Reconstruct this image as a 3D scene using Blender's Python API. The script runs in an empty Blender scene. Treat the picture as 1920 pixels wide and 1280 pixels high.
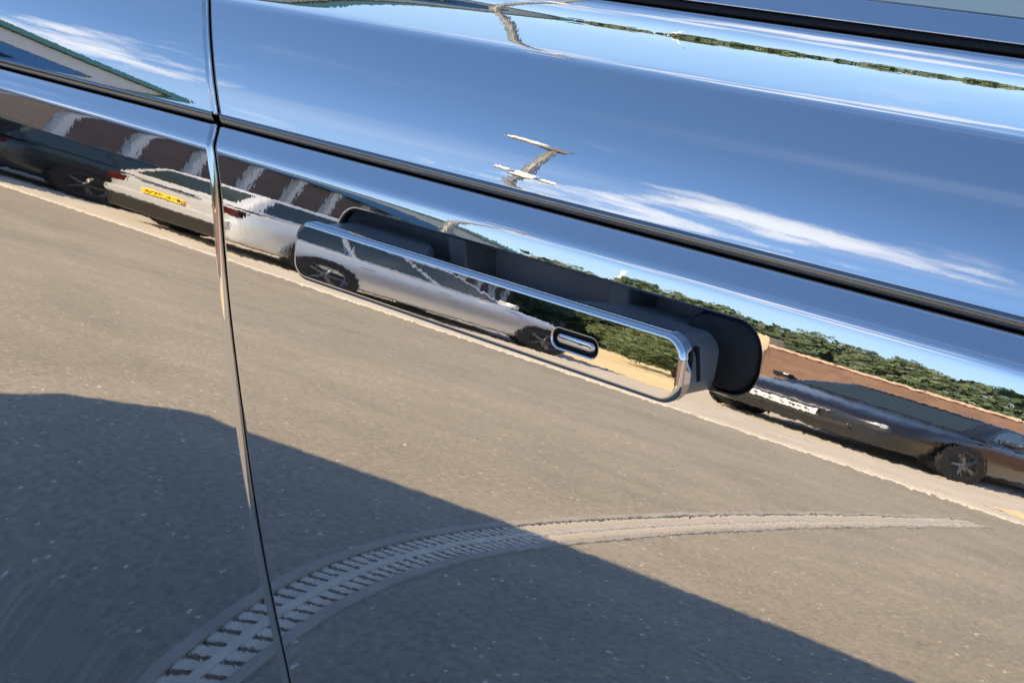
import bpy, bmesh, math, random
import numpy as np
from mathutils import Vector, Matrix
from mathutils.geometry import delaunay_2d_cdt

SC = bpy.context.scene
COL = SC.collection
R_ = math.radians

# ------------------------------------------------------------------ camera
cd = bpy.data.cameras.new('camera')
cam = bpy.data.objects.new('camera', cd)
COL.objects.link(cam)
cd.sensor_width = 36.0
cd.lens = 36.0 * 2900.0 / 1920.0
cd.clip_start = 0.02
cd.clip_end = 2000.0
RT = ((0.72879863, -0.2472631, -0.63852448), (0.68073303, 0.36222913, 0.63670449), (-0.07385864, 0.89869406, -0.43231225))
CP = (0.46314274, -0.47415322, 1.28467625)
cam.matrix_world = Matrix(((RT[0][0], RT[0][1], -RT[0][2], CP[0]), (RT[1][0], RT[1][1], -RT[1][2], CP[1]),
                           (RT[2][0], RT[2][1], -RT[2][2], CP[2]), (0, 0, 0, 1)))
SC.camera = cam

# ------------------------------------------------------------------ sky and sun
SUN_EL, SUN_AZ = R_(40.0), R_(0.0)          # azimuth measured from +y towards +x
world = bpy.data.worlds.new('World')
SC.world = world
world.use_nodes = True
wn, wl = world.node_tree.nodes, world.node_tree.links
wn.clear()
def wnode(t, **k):
    n = wn.new(t)
    for a, b in k.items():
        setattr(n, a, b)
    return n
def wmath(op, a, b=None, c=None):
    n = wnode('ShaderNodeMath', operation=op)
    for i, v in enumerate((a, b, c)):
        if v is None: continue
        if isinstance(v, (int, float)): n.inputs[i].default_value = v
        else: wl.new(v, n.inputs[i])
    return n.outputs[0]
sky = wnode('ShaderNodeTexSky', sky_type='NISHITA')
sky.sun_disc = False
sky.sun_elevation = SUN_EL
sky.sun_rotation = SUN_AZ
sky.air_density = 1.0
sky.dust_density = 0.9
sky.ozone_density = 2.6
tc = wnode('ShaderNodeTexCoord')
sep = wnode('ShaderNodeSeparateXYZ'); wl.new(tc.outputs['Generated'], sep.inputs[0])
zc = wmath('MAXIMUM', sep.outputs[2], 0.0)
den = wmath('ADD', zc, 0.22)
u = wmath('DIVIDE', sep.outputs[0], den)
v = wmath('DIVIDE', sep.outputs[1], den)
cmb = wnode('ShaderNodeCombineXYZ'); wl.new(u, cmb.inputs[0]); wl.new(v, cmb.inputs[1])
mp = wnode('ShaderNodeMapping'); wl.new(cmb.outputs[0], mp.inputs[0])
mp.inputs['Location'].default_value = (5.2, 0.3, 0.0)
mp.inputs['Rotation'].default_value = (0, 0, R_(22))
mp.inputs['Scale'].default_value = (1.0, 1.25, 1.0)
nz = wnode('ShaderNodeTexNoise'); wl.new(mp.outputs[0], nz.inputs['Vector'])
nz.inputs['Scale'].default_value = 1.9; nz.inputs['Detail'].default_value = 7.0; nz.inputs['Roughness'].default_value = 0.58
cl = wnode('ShaderNodeMapRange', interpolation_type='SMOOTHSTEP'); wl.new(nz.outputs[0], cl.inputs[0])
cl.inputs[1].default_value = 0.52; cl.inputs[2].default_value = 0.64
lo = wnode('ShaderNodeMapRange', interpolation_type='SMOOTHSTEP'); wl.new(sep.outputs[2], lo.inputs[0])
lo.inputs[1].default_value = 0.50; lo.inputs[2].default_value = 0.38
hz = wnode('ShaderNodeMapRange', interpolation_type='SMOOTHSTEP'); wl.new(sep.outputs[2], hz.inputs[0])
hz.inputs[1].default_value = 0.20; hz.inputs[2].default_value = 0.31
cu = wmath('MULTIPLY', wmath('MULTIPLY', cl.outputs[0], lo.outputs[0]), hz.outputs[0])
mp2 = wnode('ShaderNodeMapping'); wl.new(cmb.outputs[0], mp2.inputs[0])
mp2.inputs['Rotation'].default_value = (0, 0, R_(-38)); mp2.inputs['Scale'].default_value = (0.22, 1.9, 1.0)
nz2 = wnode('ShaderNodeTexNoise'); wl.new(mp2.outputs[0], nz2.inputs['Vector'])
nz2.inputs['Scale'].default_value = 1.6; nz2.inputs['Detail'].default_value = 6.0; nz2.inputs['Distortion'].default_value = 0.35
ci = wnode('ShaderNodeMapRange', interpolation_type='SMOOTHSTEP'); wl.new(nz2.outputs[0], ci.inputs[0])
ci.inputs[1].default_value = 0.50; ci.inputs[2].default_value = 0.80; ci.inputs[4].default_value = 0.22
cov = wmath('MAXIMUM', wmath('MULTIPLY', cu, 0.9), wmath('MULTIPLY', ci.outputs[0], hz.outputs[0]))
cmix = wnode('ShaderNodeMix', data_type='RGBA')
tint = wnode('ShaderNodeMix', data_type='RGBA', blend_type='MULTIPLY')
tint.inputs[0].default_value = 1.0
wl.new(sky.outputs[0], tint.inputs[6]); tint.inputs[7].default_value = (0.90, 1.03, 1.13, 1.0)
hf = wnode('ShaderNodeMapRange', interpolation_type='SMOOTHSTEP'); wl.new(sep.outputs[2], hf.inputs[0])    # pale air near the horizon
hf.inputs[1].default_value = 0.34; hf.inputs[2].default_value = 0.02; hf.inputs[4].default_value = 0.62
hazy = wnode('ShaderNodeMix', data_type='RGBA'); wl.new(hf.outputs[0], hazy.inputs[0]); wl.new(tint.outputs[2], hazy.inputs[6])
hazy.inputs[7].default_value = (4.1, 5.2, 5.9, 1.0)
wl.new(cov, cmix.inputs[0]); wl.new(hazy.outputs[2], cmix.inputs[6])
cmix.inputs[7].default_value = (6.2, 6.3, 6.6, 1.0)
bg = wnode('ShaderNodeBackground')
bg.inputs['Strength'].default_value = 0.072
wl.new(cmix.outputs[2], bg.inputs['Color'])
wo = wnode('ShaderNodeOutputWorld'); wl.new(bg.outputs[0], wo.inputs[0])

sd = bpy.data.lights.new('sun', 'SUN')
sd.energy = 2.95
sd.angle = R_(0.53)
sd.color = (1.0, 0.79, 0.51)
sun = bpy.data.objects.new('sun', sd)
COL.objects.link(sun)
sdir = Vector((math.sin(SUN_AZ) * math.cos(SUN_EL), math.cos(SUN_AZ) * math.cos(SUN_EL), math.sin(SUN_EL)))
sun.rotation_euler = sdir.to_track_quat('Z', 'Y').to_euler()
sun.location = (0, 6, 12)

SC.view_settings.view_transform = 'Standard'
SC.view_settings.look = 'None'
SC.view_settings.exposure = 2.0
SC.view_settings.gamma = 1.0
SC.view_settings.use_curve_mapping = False
SC.render.film_transparent = False
SC.cycles.max_bounces = 10
SC.cycles.glossy_bounces = 8
SC.cycles.use_denoising = True

# ------------------------------------------------------------------ helpers
def material(name, base, rough=0.5, metal=0.0, var=0.0, vscale=8.0, bump=0.0, bscale=60.0, coat=0.0, ior=1.5, bdist=0.002, detail=5.0, spec=0.5):
    m = bpy.data.materials.new(name); m.use_nodes = True
    nt = m.node_tree; N, L = nt.nodes, nt.links
    b = N['Principled BSDF']
    b.inputs['Base Color'].default_value = (*base, 1)
    b.inputs['Roughness'].default_value = rough
    b.inputs['Metallic'].default_value = metal
    b.inputs['IOR'].default_value = ior
    b.inputs['Specular IOR Level'].default_value = spec
    if coat:
        b.inputs['Coat Weight'].default_value = coat; b.inputs['Coat Roughness'].default_value = 0.02
    t = N.new('ShaderNodeTexCoord')
    if var:
        n = N.new('ShaderNodeTexNoise'); n.inputs['Scale'].default_value = vscale; n.inputs['Detail'].default_value = detail
        L.new(t.outputs['Object'], n.inputs['Vector'])
        mr = N.new('ShaderNodeMapRange'); L.new(n.outputs[0], mr.inputs[0])
        mr.inputs[1].default_value = 0.25; mr.inputs[2].default_value = 0.75
        mr.inputs[3].default_value = 1.0 - var; mr.inputs[4].default_value = 1.0 + var
        mx = N.new('ShaderNodeVectorMath'); mx.operation = 'SCALE'
        mx.inputs[0].default_value = base; L.new(mr.outputs[0], mx.inputs['Scale'])
        L.new(mx.outputs[0], b.inputs['Base Color'])
    if bump:
        n2 = N.new('ShaderNodeTexNoise'); n2.inputs['Scale'].default_value = bscale; n2.inputs['Detail'].default_value = 3.0
        L.new(t.outputs['Object'], n2.inputs['Vector'])
        bp = N.new('ShaderNodeBump'); bp.inputs['Strength'].default_value = bump; bp.inputs['Distance'].default_value = bdist
        L.new(n2.outputs[0], bp.inputs['Height']); L.new(bp.outputs[0], b.inputs['Normal'])
    return m

def link(name, me, mat=None, parent=None):
    o = bpy.data.objects.new(name, me); COL.objects.link(o)
    if mat is not None and me is not None and len(me.materials) == 0: me.materials.append(mat)
    if parent is not None: o.parent = parent
    return o
def tag(o, label=None, cat=None, group=None, kind=None):
    if label: o['label'] = label
    if cat: o['category'] = cat
    if group: o['group'] = group
    if kind: o['kind'] = kind
    return o
def empty(name, loc=(0, 0, 0), rz=0.0, label=None, cat=None, group=None):
    o = bpy.data.objects.new(name, None); COL.objects.link(o)
    o.location = loc; o.rotation_euler = (0, 0, rz); o.empty_display_size = 0.2
    return tag(o, label, cat, group)
def mesh(name, verts, faces, smooth=False, normals=None):
    me = bpy.data.meshes.new(name)
    me.from_pydata([tuple(map(float, p)) for p in verts], [], [tuple(map(int, f)) for f in faces])
    me.update()
    if smooth or normals is not None:
        me.polygons.foreach_set('use_smooth', [True] * len(me.polygons))
    if normals is not None:
        me.normals_split_custom_set_from_vertices([tuple(map(float, n)) for n in normals])
    return me
class MB:
    """collects simple shapes into one mesh"""
    def __init__(s): s.v = []; s.f = []
    def add(s, v, f):
        o = len(s.v); s.v += [tuple(p) for p in v]; s.f += [tuple(i + o for i in q) for q in f]; return s
    def box(s, a, b):
        (x0, y0, z0), (x1, y1, z1) = a, b
        return s.add([(x0, y0, z0), (x1, y0, z0), (x1, y1, z0), (x0, y1, z0), (x0, y0, z1), (x1, y0, z1), (x1, y1, z1), (x0, y1, z1)],
                     [(0, 3, 2, 1), (4, 5, 6, 7), (0, 1, 5, 4), (1, 2, 6, 5), (2, 3, 7, 6), (3, 0, 4, 7)])
    def prism(s, poly, z0, z1):
        n = len(poly)
        return s.add([(x, y, z0) for x, y in poly] + [(x, y, z1) for x, y in poly],
                     [tuple(range(n))[::-1], tuple(range(n, 2 * n))] + [(i, (i + 1) % n, n + (i + 1) % n, n + i) for i in range(n)])
    def tube(s, pts, rad, n=8, cap=True):
        rad = rad if isinstance(rad, (list, tuple)) else [rad] * len(pts)
        pts = [Vector(p) for p in pts]; o = len(s.v)
        for i, p in enumerate(pts):
            d = (pts[min(i + 1, len(pts) - 1)] - pts[max(i - 1, 0)]).normalized()
            a = d.orthogonal().normalized(); b = d.cross(a)
            if abs(d.z) > .7: a = Vector((1, 0, 0)) - d * d.x; a.normalize(); b = d.cross(a)
            for k in range(n):
                t = 2 * math.pi * k / n
                s.v.append(tuple(p + a * rad[i] * math.cos(t) + b * rad[i] * math.sin(t)))
        for i in range(len(pts) - 1):
            for k in range(n):
                s.f.append((o + i * n + k, o + i * n + (k + 1) % n, o + (i + 1) * n + (k + 1) % n, o + (i + 1) * n + k))
        if cap:
            s.f.append(tuple(o + k for k in range(n))[::-1]); s.f.append(tuple(o + (len(pts) - 1) * n + k for k in range(n)))
        return s
    def lathe(s, prof, axis='y', c=(0, 0, 0), n=24):
        o = len(s.v)
        for (r, h) in prof:
            for k in range(n):
                t = 2 * math.pi * k / n
                if axis == 'y': p = (c[0] + r * math.cos(t), c[1] + h, c[2] + r * math.sin(t))
                else: p = (c[0] + r * math.cos(t), c[1] + r * math.sin(t), c[2] + h)
                s.v.append(p)
        for i in range(len(prof) - 1):
            for k in range(n):
                s.f.append((o + i * n + k, o + i * n + (k + 1) % n, o + (i + 1) * n + (k + 1) % n, o + (i + 1) * n + k))
        return s
    def mesh(s, name, smooth=False): return mesh(name, s.v, s.f, smooth)
    def obj(s, name, mat, parent=None, smooth=False, bevel=0.0, seg=2, auto=False):
        o = link(name, s.mesh(name, smooth), mat, parent)
        if bevel:
            b = o.modifiers.new('bevel', 'BEVEL'); b.width = bevel; b.segments = seg; b.limit_method = 'ANGLE'; b.angle_limit = R_(35)
            b.harden_normals = False
        return o
# ------------------------------------------------------------------ materials of the car
def paint_material():
    m = bpy.data.materials.new('black_car_paint'); m.use_nodes = True
    N, L = m.node_tree.nodes, m.node_tree.links
    b = N['Principled BSDF']
    b.inputs['Base Color'].default_value = (0.53, 0.53, 0.54, 1)
    b.inputs['Metallic'].default_value = 1.0
    b.inputs['Roughness'].default_value = 0.012
    t = N.new('ShaderNodeTexCoord')
    n1 = N.new('ShaderNodeTexNoise'); n1.inputs['Scale'].default_value = 420.0; n1.inputs['Detail'].default_value = 1.0
    n2 = N.new('ShaderNodeTexNoise'); n2.inputs['Scale'].default_value = 130.0; n2.inputs['Detail'].default_value = 1.0
    L.new(t.outputs['Object'], n1.inputs['Vector']); L.new(t.outputs['Object'], n2.inputs['Vector'])
    ad = N.new('ShaderNodeMath'); ad.operation = 'MULTIPLY_ADD'; ad.inputs[1].default_value = 2.0
    L.new(n2.outputs[0], ad.inputs[0]); L.new(n1.outputs[0], ad.inputs[2])
    # sparse grains of dust lying on the clear coat
    vd = N.new('ShaderNodeTexVoronoi'); vd.inputs['Scale'].default_value = 150.0; L.new(t.outputs['Object'], vd.inputs['Vector'])
    sp = N.new('ShaderNodeSeparateColor'); L.new(vd.outputs['Color'], sp.inputs[0])
    g1 = N.new('ShaderNodeMath'); g1.operation = 'GREATER_THAN'; g1.inputs[1].default_value = 0.93; L.new(sp.outputs[1], g1.inputs[0])
    sz = N.new('ShaderNodeMath'); sz.operation = 'MULTIPLY'; sz.inputs[1].default_value = 0.10; L.new(sp.outputs[2], sz.inputs[0])
    g2 = N.new('ShaderNodeMath'); g2.operation = 'LESS_THAN'; L.new(vd.outputs['Distance'], g2.inputs[0]); L.new(sz.outputs[0], g2.inputs[1])
    g3 = N.new('ShaderNodeMath'); g3.operation = 'MULTIPLY'; L.new(g1.outputs[0], g3.inputs[0]); L.new(g2.outputs[0], g3.inputs[1])
    rr = N.new('ShaderNodeMapRange'); L.new(g3.outputs[0], rr.inputs[0]); rr.inputs[3].default_value = 1.0; rr.inputs[4].default_value = 0.55
    L.new(rr.outputs[0], b.inputs['Metallic'])
    bp = N.new('ShaderNodeBump'); bp.inputs['Strength'].default_value = 1.0; bp.inputs['Distance'].default_value = PEEL
    L.new(ad.outputs[0], bp.inputs['Height']); L.new(bp.outputs[0], b.inputs['Normal'])
    return m
PEEL = 0.0000030
M_PAINT = paint_material()
M_TRIM = material('gloss_black_trim', (0.032, 0.029, 0.026), 0.22)
M_STRIP = material('dark_bright_trim', (0.03, 0.026, 0.022), 0.10, ior=2.4)
M_RUBBER = material('black_rubber', (0.010, 0.011, 0.013), 0.6, var=0.2, vscale=200, spec=.2)
M_PLASTIC = material('matt_black_plastic', (0.14, 0.145, 0.155), 0.36, var=0.12, vscale=90, bump=0.15, bscale=900, bdist=0.0003)
M_LINING = material('dark_grey_lining', (0.21, 0.21, 0.225), 0.55, var=0.12, vscale=60, bump=0.15, bscale=700, bdist=0.0003)
M_GLASS = material('tinted_glass', (0.012, 0.02, 0.02), 0.01, spec=1.0, ior=1.9)
M_DARK = material('dull_black', (0.015, 0.015, 0.015), 0.8, var=0.2)
M_TYRE = material('tyre_rubber', (0.022, 0.022, 0.023), 0.75, var=0.2, vscale=30)
M_RIM = material('alloy_rim', (0.45, 0.46, 0.48), 0.28, 0.9, var=0.08)
M_LAMP = material('lamp_lens', (0.55, 0.57, 0.6), 0.05, 0.6)
M_RED = material('red_lens', (0.05, 0.008, 0.008), 0.08)

# ------------------------------------------------------------------ side profile of the car: tilt of the panel (degrees) along its height (mm)
TILT = [(-620, -14), (-540, -7),
        (-468.7, 8.78), (-450.7, 7.94), (-432.7, 7.1), (-414.7, 6.27), (-396.7, 5.45), (-378.7, 4.64), (-360.7, 4.07), (-342.7, 3.86), (-324.7, 3.65), (-306.7, 3.45), 
        (-288.7, 3.25), (-270.7, 3.18), (-252.7, 3.18), (-234.7, 3.19), (-216.7, 3.4), (-198.7, 3.69), (-180.7, 4.12), (-162.7, 4.75), (-144.7, 5.49), (-126.7, 6.54), 
        (-108.7, 7.72), (-90.7, 8.82), (-72.7, 9.97), (-54.7, 11.2), (-36.7, 12.52), (-18.7, 14.09), (-0.7, 15.83), (5.3, 16.78), (7.8, 17.3), (9.3, 17.62), (10.8, 17.94), 
        (12.3, 18.25), (13.8, 18.52), (15.3, 18.75), (16.8, 18.97), (18.3, 19.2), (19.8, 19.42), (21.3, 19.71), (22.8, 20.52), (24.3, 23), (25.8, 28.66), (27.3, 35.88), 
        (28.8, 40.8), (30.3, 43.23), (31.8, 45.07), (33.3, 46.78), (34.8, 47.7), (36.3, 46.36), (37.8, 43.36), (39.3, 40.01), (40.8, 36.58), (42.3, 33.09), (43.8, 29.56), 
        (45.3, 26.24), (46.8, 24.27), (48.3, 24.06), (49.8, 24.41), (51.3, 24.81), (52.8, 25.21), (54.3, 25.6), (58.3, 26.67), (62.3, 27.73), (66.3, 28.79), (70.3, 29.93), 
        (74.3, 31.17), (78.3, 32.4), (82.3, 33.62), (86.3, 34.83), (90.3, 36.04), (94.3, 37.27), (98.3, 38.49), (101.7, 39.54), (102.7, 39.84), (103.7, 40.14), 
        (104.7, 40.44), (105.7, 40.7), (106.7, 40.65), (107.7, 39.64), (108.7, 37.08), (109.7, 33.29), (110.7, 29.01), (111.7, 24.79), (112.7, 21.32), (113.7, 19.26), 
        (114.7, 18.42), (115.7, 18.1), (116.7, 17.88), (117.7, 17.68), (118.7, 17.48), (119.7, 17.28), (120.7, 17.06), (121.7, 16.8), (122.7, 16.51), (123.7, 16.19), 
        (124.7, 15.83), (125.7, 15.31), (126.7, 14.52), (127.7, 13.58), (128.7, 12.92), (129.7, 13.04), (130.7, 13.94), (131.7, 15.22), (132.7, 16.55), (133.7, 17.85), 
        (134.7, 19.16), (135.7, 20.53), (136.7, 22), (137.7, 23.56), (138.7, 25.32), (139.7, 27.69), (140.7, 30.94), (141.7, 34.71), (142.7, 38.18), (143.7, 40.54), 
        (144.7, 41.65), (145.7, 42.07), ]
ts_ = np.array(TILT, float)
DS = 0.00025
sg = np.arange(-0.62, 0.1459, DS)
tl = np.interp(sg, ts_[:, 0] / 1000, ts_[:, 1])
def gsm(a, sig):
    h = int(4 * sig / DS); k = np.exp(-.5 * (np.arange(-h, h + 1) * DS / sig) ** 2); k /= k.sum()
    return np.convolve(np.pad(a, h, mode='edge'), k, 'valid')
wlow = np.clip((0.012 - sg) / 0.03, 0, 1)
tg = np.radians(gsm(tl, .012) * wlow + np.where(sg > .1, gsm(tl, .0006), gsm(tl, .0009)) * (1 - wlow))
iz0 = int(np.argmin(np.abs(sg)))
cy = np.cumsum(np.sin(tg)) * DS; cz = np.cumsum(np.cos(tg)) * DS
yg = cy - cy[iz0] - 0.0002; zg = cz - cz[iz0] + 0.9925
def surf_y(z): return float(np.interp(z, zg, yg))
def surf_t(z): return float(np.interp(z, zg, tg))
def roll(y, z, t, t_end, r, up, tail):
    """points that continue the panel round a rolled edge"""
    out = []; n = 7; dt = (t_end - t) / n; ds = abs(dt) * r
    sgn = 1 if up else -1
    for i in range(n):
        tm = t + dt * (i + .5)
        y += sgn * math.sin(tm) * ds; z += sgn * math.cos(tm) * ds
        out.append((y, z, t + dt * (i + 1)))
    y += sgn * math.sin(t_end) * tail; z += sgn * math.cos(t_end) * tail
    out.append((y, z, t_end))
    return out
def rows_between(s0, s1):
    out = []; s = s0
    while s < s1:
        i = min(int(round((s - sg[0]) / DS)), len(sg) - 1)
        out.append((yg[i], zg[i], tg[i]))
        s += 0.004 if s < -0.36 else 0.002 if s < -0.02 else 0.001 if s < 0.02 else 0.0005 if s < 0.05 else 0.0015 if s < 0.1 else 0.0005
    return out
S_SH = float(np.interp(1.0258, zg, sg)); S_UP = float(np.interp(1.0324, zg, sg)); S_TOP = 0.1385
low = rows_between(-0.60, S_SH)
low += roll(*low[-1], R_(112), 0.0026, True, 0.005)
upp = rows_between(S_UP, S_TOP)
upp = roll(*upp[0], R_(-92), 0.0026, False, 0.006)[::-1] + upp
upp += roll(*upp[-1], R_(108), 0.0022, True, 0.008)
PROF = low + upp
PY = np.array([p[0] for p in PROF]); PZ = np.array([p[1] for p in PROF]); PT = np.array([p[2] for p in PROF])
NLOW = len(low)

SEAM = [(.30, -.150), (.55, -.180), (.692, -.1963), (.7454, -.2052), (.7921, -.2105), (.8445, -.2149), (.8808, -.2180), (.9119, -.2231), (.9362, -.2272), (.96, -.2313), (.9773, -.2348),
        (.9945, -.2383), (1.0112, -.2432), (1.0232, -.2505), (1.0275, -.2550), (1.0404, -.2622), (1.0559, -.2715), (1.0709, -.2822), (1.0855, -.2966), (1.13, -.338)]
sz_ = np.array([p[0] for p in SEAM]); sx_ = np.array([p[1] for p in SEAM])
def seam_x(z):
    z = np.asarray(z, float); a = 0
    for d in (-.02, -.01, 0, .01, .02): a = a + np.interp(z + d, sz_, sx_)
    return a / 5

def panel(name, xa, xb, inner, mat, parent, hole=None, taper=None, cut=None):
    """one body panel: the side profile carried along x from edge xa(z) to edge xb(z), both edges rolled in"""
    cols = []
    r = 0.0038
    for k in range(6):
        ph = math.pi / 2 * k / 5
        cols.append(('a', r * (1 - math.cos(ph)), r * (1 - math.sin(ph)), ph))
    cols = [('a', 0.0, 0.012, 0.0)] + cols
    mid = [('m', q, 0, math.pi / 2) for q in inner]
    right = [('b', c[1], c[2], c[3]) for c in cols[::-1]]
    cols = cols + mid + right
    nr, nc = len(PROF), len(cols)
    V = np.zeros((nr, nc, 3)); Nn = np.zeros((nr, nc, 3))
    XA = xa(PZ); XB = xb(PZ)
    for j, (k, d, dep, ph) in enumerate(cols):
        x = XA + d if k == 'a' else XB - d if k == 'b' else XA + r + (XB - XA - 2 * r) * d
        sx = -1 if k == 'a' else 1
        ny, nzz = -np.cos(PT), np.sin(PT)
        flat = np.abs(PT) > R_(60)                # rows inside the groove: the flange runs straight inwards
        oy = np.where(flat, -1.0, ny); oz = np.where(flat, 0.0, nzz)
        off = taper(x) if taper else 0
        V[:, j, 0] = x; V[:, j, 1] = PY - oy * dep + off; V[:, j, 2] = PZ - oz * dep
        c_, s_ = math.cos(ph), math.sin(ph)
        Nn[:, j, 0] = sx * c_; Nn[:, j, 1] = ny * s_; Nn[:, j, 2] = nzz * s_
    faces = []; verts = V.reshape(-1, 3).tolist(); norms = Nn.reshape(-1, 3).tolist()
    skip = None
    if hole:
        zlo, zhi, xlo, xhi = hole['patch']
        i0 = int(np.argmin(np.abs(PZ[:NLOW - 9] - zlo))); i1 = int(np.argmin(np.abs(PZ[:NLOW - 9] - zhi)))
        jm = (i0 + i1) // 2
        j0 = int(np.argmin(np.abs(V[jm, :, 0] - xlo))); j1 = int(np.argmin(np.abs(V[jm, :, 0] - xhi)))
        skip = (i0, i1, j0, j1)
    for i in range(nr - 1):
        for j in range(nc - 1):
            if skip and skip[0] <= i < skip[1] and skip[2] <= j < skip[3]: continue
            if cut:
                c = (V[i, j] + V[i + 1, j + 1]) / 2
                if cut(c[0], c[2]): continue
            a = i * nc + j
            faces.append((a, a + 1, a + nc + 1, a + nc))
    if hole:
        i0, i1, j0, j1 = skip
        ring = [(i0, j) for j in range(j0, j1)] + [(i, j1) for i in range(i0, i1)] + [(i1, j) for j in range(j1, j0, -1)] + [(i, j0) for i in range(i1, i0, -1)]
        ids = [i * nc + j for i, j in ring]
        pts = [Vector((verts[q][0], verts[q][2])) for q in ids]
        out = hole['outline']
        n1, n2 = len(pts), len(out)
        edges = [(k, (k + 1) % n1) for k in range(n1)] + [(n1 + k, n1 + (k + 1) % n2) for k in range(n2)]
        pts += [Vector(p) for p in out]
        x0, x1 = min(p[0] for p in out), max(p[0] for p in out); z0, z1 = min(p[1] for p in out), max(p[1] for p in out)
        for i in range(i0 + 1, i1, 2):
            for j in range(j0 + 1, j1):
                p = V[i, j]
                if x0 - .003 < p[0] < x1 + .003 and z0 - .002 < p[2] < z1 + .002: continue
                pts.append(Vector((p[0], p[2])))
        vo, eo, fo, ov, _, _ = delaunay_2d_cdt(pts, edges, [], 0, 1e-7)
        mp_ = []
        for q, p in enumerate(vo):
            src = ov[q][0] if ov[q] else -1
            if 0 <= src < n1: mp_.append(ids[src])
            else:
                t = surf_t(p[1]); mp_.append(len(verts)); verts.append((p[0], surf_y(p[1]), p[1])); norms.append((0, -math.cos(t), math.sin(t)))
        def inside(p):
            c = False
            for k in range(n2):
                a, b = out[k], out[(k + 1) % n2]
                if (a[1] > p[1]) != (b[1] > p[1]) and p[0] < (b[0] - a[0]) * (p[1] - a[1]) / (b[1] - a[1]) + a[0]: c = not c
            return c
        hull = [Vector((verts[q][0], verts[q][2])) for q in ids]
        for f in fo:
            cx = sum(vo[q][0] for q in f) / len(f); cz_ = sum(vo[q][1] for q in f) / len(f)
            if inside((cx, cz_)): continue
            faces.append(tuple(mp_[q] for q in f))
        loop = [mp_[[k for k in range(len(vo)) if (n1 + q) in ov[k]][0]] for q in range(n2)]
        # rolled lip of the opening
        prev = loop
        rr = hole['lip']
        for ph, dep in [(15, 0), (30, 0), (45, 0), (60, 0), (75, 0), (90, 0), (90, .004)]:
            cur = []
            f_ = R_(ph)
            for q in range(n2):
                x, z = out[q]; mx, mz = hole['inward'][q]
                t = surf_t(z); nn = Vector((0, -math.cos(t), math.sin(t))); tt = Vector((0, math.sin(t), math.cos(t)))
                m3 = Vector((mx, 0, 0)) + tt * mz
                p = Vector((x, surf_y(z), z)) + m3 * rr * math.sin(f_) - nn * (rr * (1 - math.cos(f_)) + dep)
                cur.append(len(verts)); verts.append(tuple(p)); norms.append(tuple(nn * math.cos(f_) + m3 * math.sin(f_)))
            for q in range(n2):
                faces.append((prev[q], prev[(q + 1) % n2], cur[(q + 1) % n2], cur[q]))
            prev = cur
        hole['edge'] = [verts[q] for q in prev]
    if cut:                                     # carry the trimmed edge onto the round of the wheel arch
        for f in faces:
            for k in f:
                x, y, z = verts[k]
                d = math.hypot(x - cut.ax, z - .39)
                if d < .44: verts[k] = (cut.ax + (x - cut.ax) * .44 / d, y, .39 + (z - .39) * .44 / d)
    me = mesh(name, verts, faces, True, norms)
    # drop unused vertices of the hole, keep custom normals
    return link(name, me, mat, parent)

def rounded_rect(x0, x1, z0, z1, r, n=9, nx=24):
    """outline and inward unit normals"""
    P, D = [], []
    cs = [(x1 - r, z0 + r, -90), (x1 - r, z1 - r, 0), (x0 + r, z1 - r, 90), (x0 + r, z0 + r, 180)]
    for ci_, (cx, cz_, a0) in enumerate(cs):
        for k in range(n):
            a = R_(a0 + 90 * k / (n - 1))
            P.append((cx + r * math.cos(a), cz_ + r * math.sin(a))); D.append((-math.cos(a), -math.sin(a)))
        if ci_ in (1, 3):                       # long edges: intermediate points
            xa_, xb_ = (x1 - r, x0 + r) if ci_ == 1 else (x0 + r, x1 - r)
            zz = z1 if ci_ == 1 else z0
            for k in range(1, nx):
                P.append((xa_ + (xb_ - xa_) * k / nx, zz)); D.append((0, -1 if ci_ == 1 else 1))
    return P, D

# ------------------------------------------------------------------ the car
CAR = empty('parked_car', (0, 1.0, 0), 0, 'glossy black car with mirror-like doors and a pulled-out door handle', 'car')
CARO = Vector((0, 1.0, 0))
def car_part(o, parent=None):
    o.parent = parent or CAR
    if parent is None: o.matrix_parent_inverse = Matrix.Translation(-CARO)
    return o
out, inw = rounded_rect(-0.1360, 0.1325, 0.9750, 1.0078, 0.0145, 12, 70)
HOLE = dict(patch=(0.962, 1.0112, -0.150, 0.146), outline=out, inward=inw, lip=0.0016)
inner_f = [0.006, 0.012, 0.02] + [0.03 + 0.004 * k for k in range(1, 98)] + [0.44 + 0.035 * k for k in range(16)] + [0.985]
inner_r = [0.015] + [0.05 * k for k in range(1, 15)] + [0.72 + .014 * k for k in range(19)] + [0.985, 0.993]
fdoor = car_part(panel('front_door', lambda z: seam_x(z) + 0.0015, lambda z: 0.98 + 0 * z, inner_f, M_PAINT, None, HOLE))
rdoor = car_part(panel('rear_door', lambda z: -1.06 + 0 * z, lambda z: seam_x(z) - 0.0015, inner_r, M_PAINT, None))
tag(fdoor, 'glossy black front door with the handle recess'); tag(rdoor, 'glossy black rear door behind the seam')
def arch(ax):
    f = lambda x, z: (x - ax) ** 2 + (z - 0.39) ** 2 < 0.44 ** 2
    f.ax = ax
    return f
tap_f = lambda x: 0.10 * np.clip((x - 1.3) / 1.15, 0, 1) ** 2 + .20 * np.clip((x - 2.1) / .4, 0, 1) ** 3
tap_r = lambda x: 0.06 * np.clip((-1.3 - x) / 1.0, 0, 1) ** 2 + .26 * np.clip((-2.05 - x) / .3, 0, 1) ** 2
fe = car_part(panel('front_fender', lambda z: 0.984 + 0 * z, lambda z: 2.45 + 0 * z, [k / 60 for k in range(1, 60)], M_PAINT, None, taper=tap_f, cut=arch(1.52)))
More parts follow.
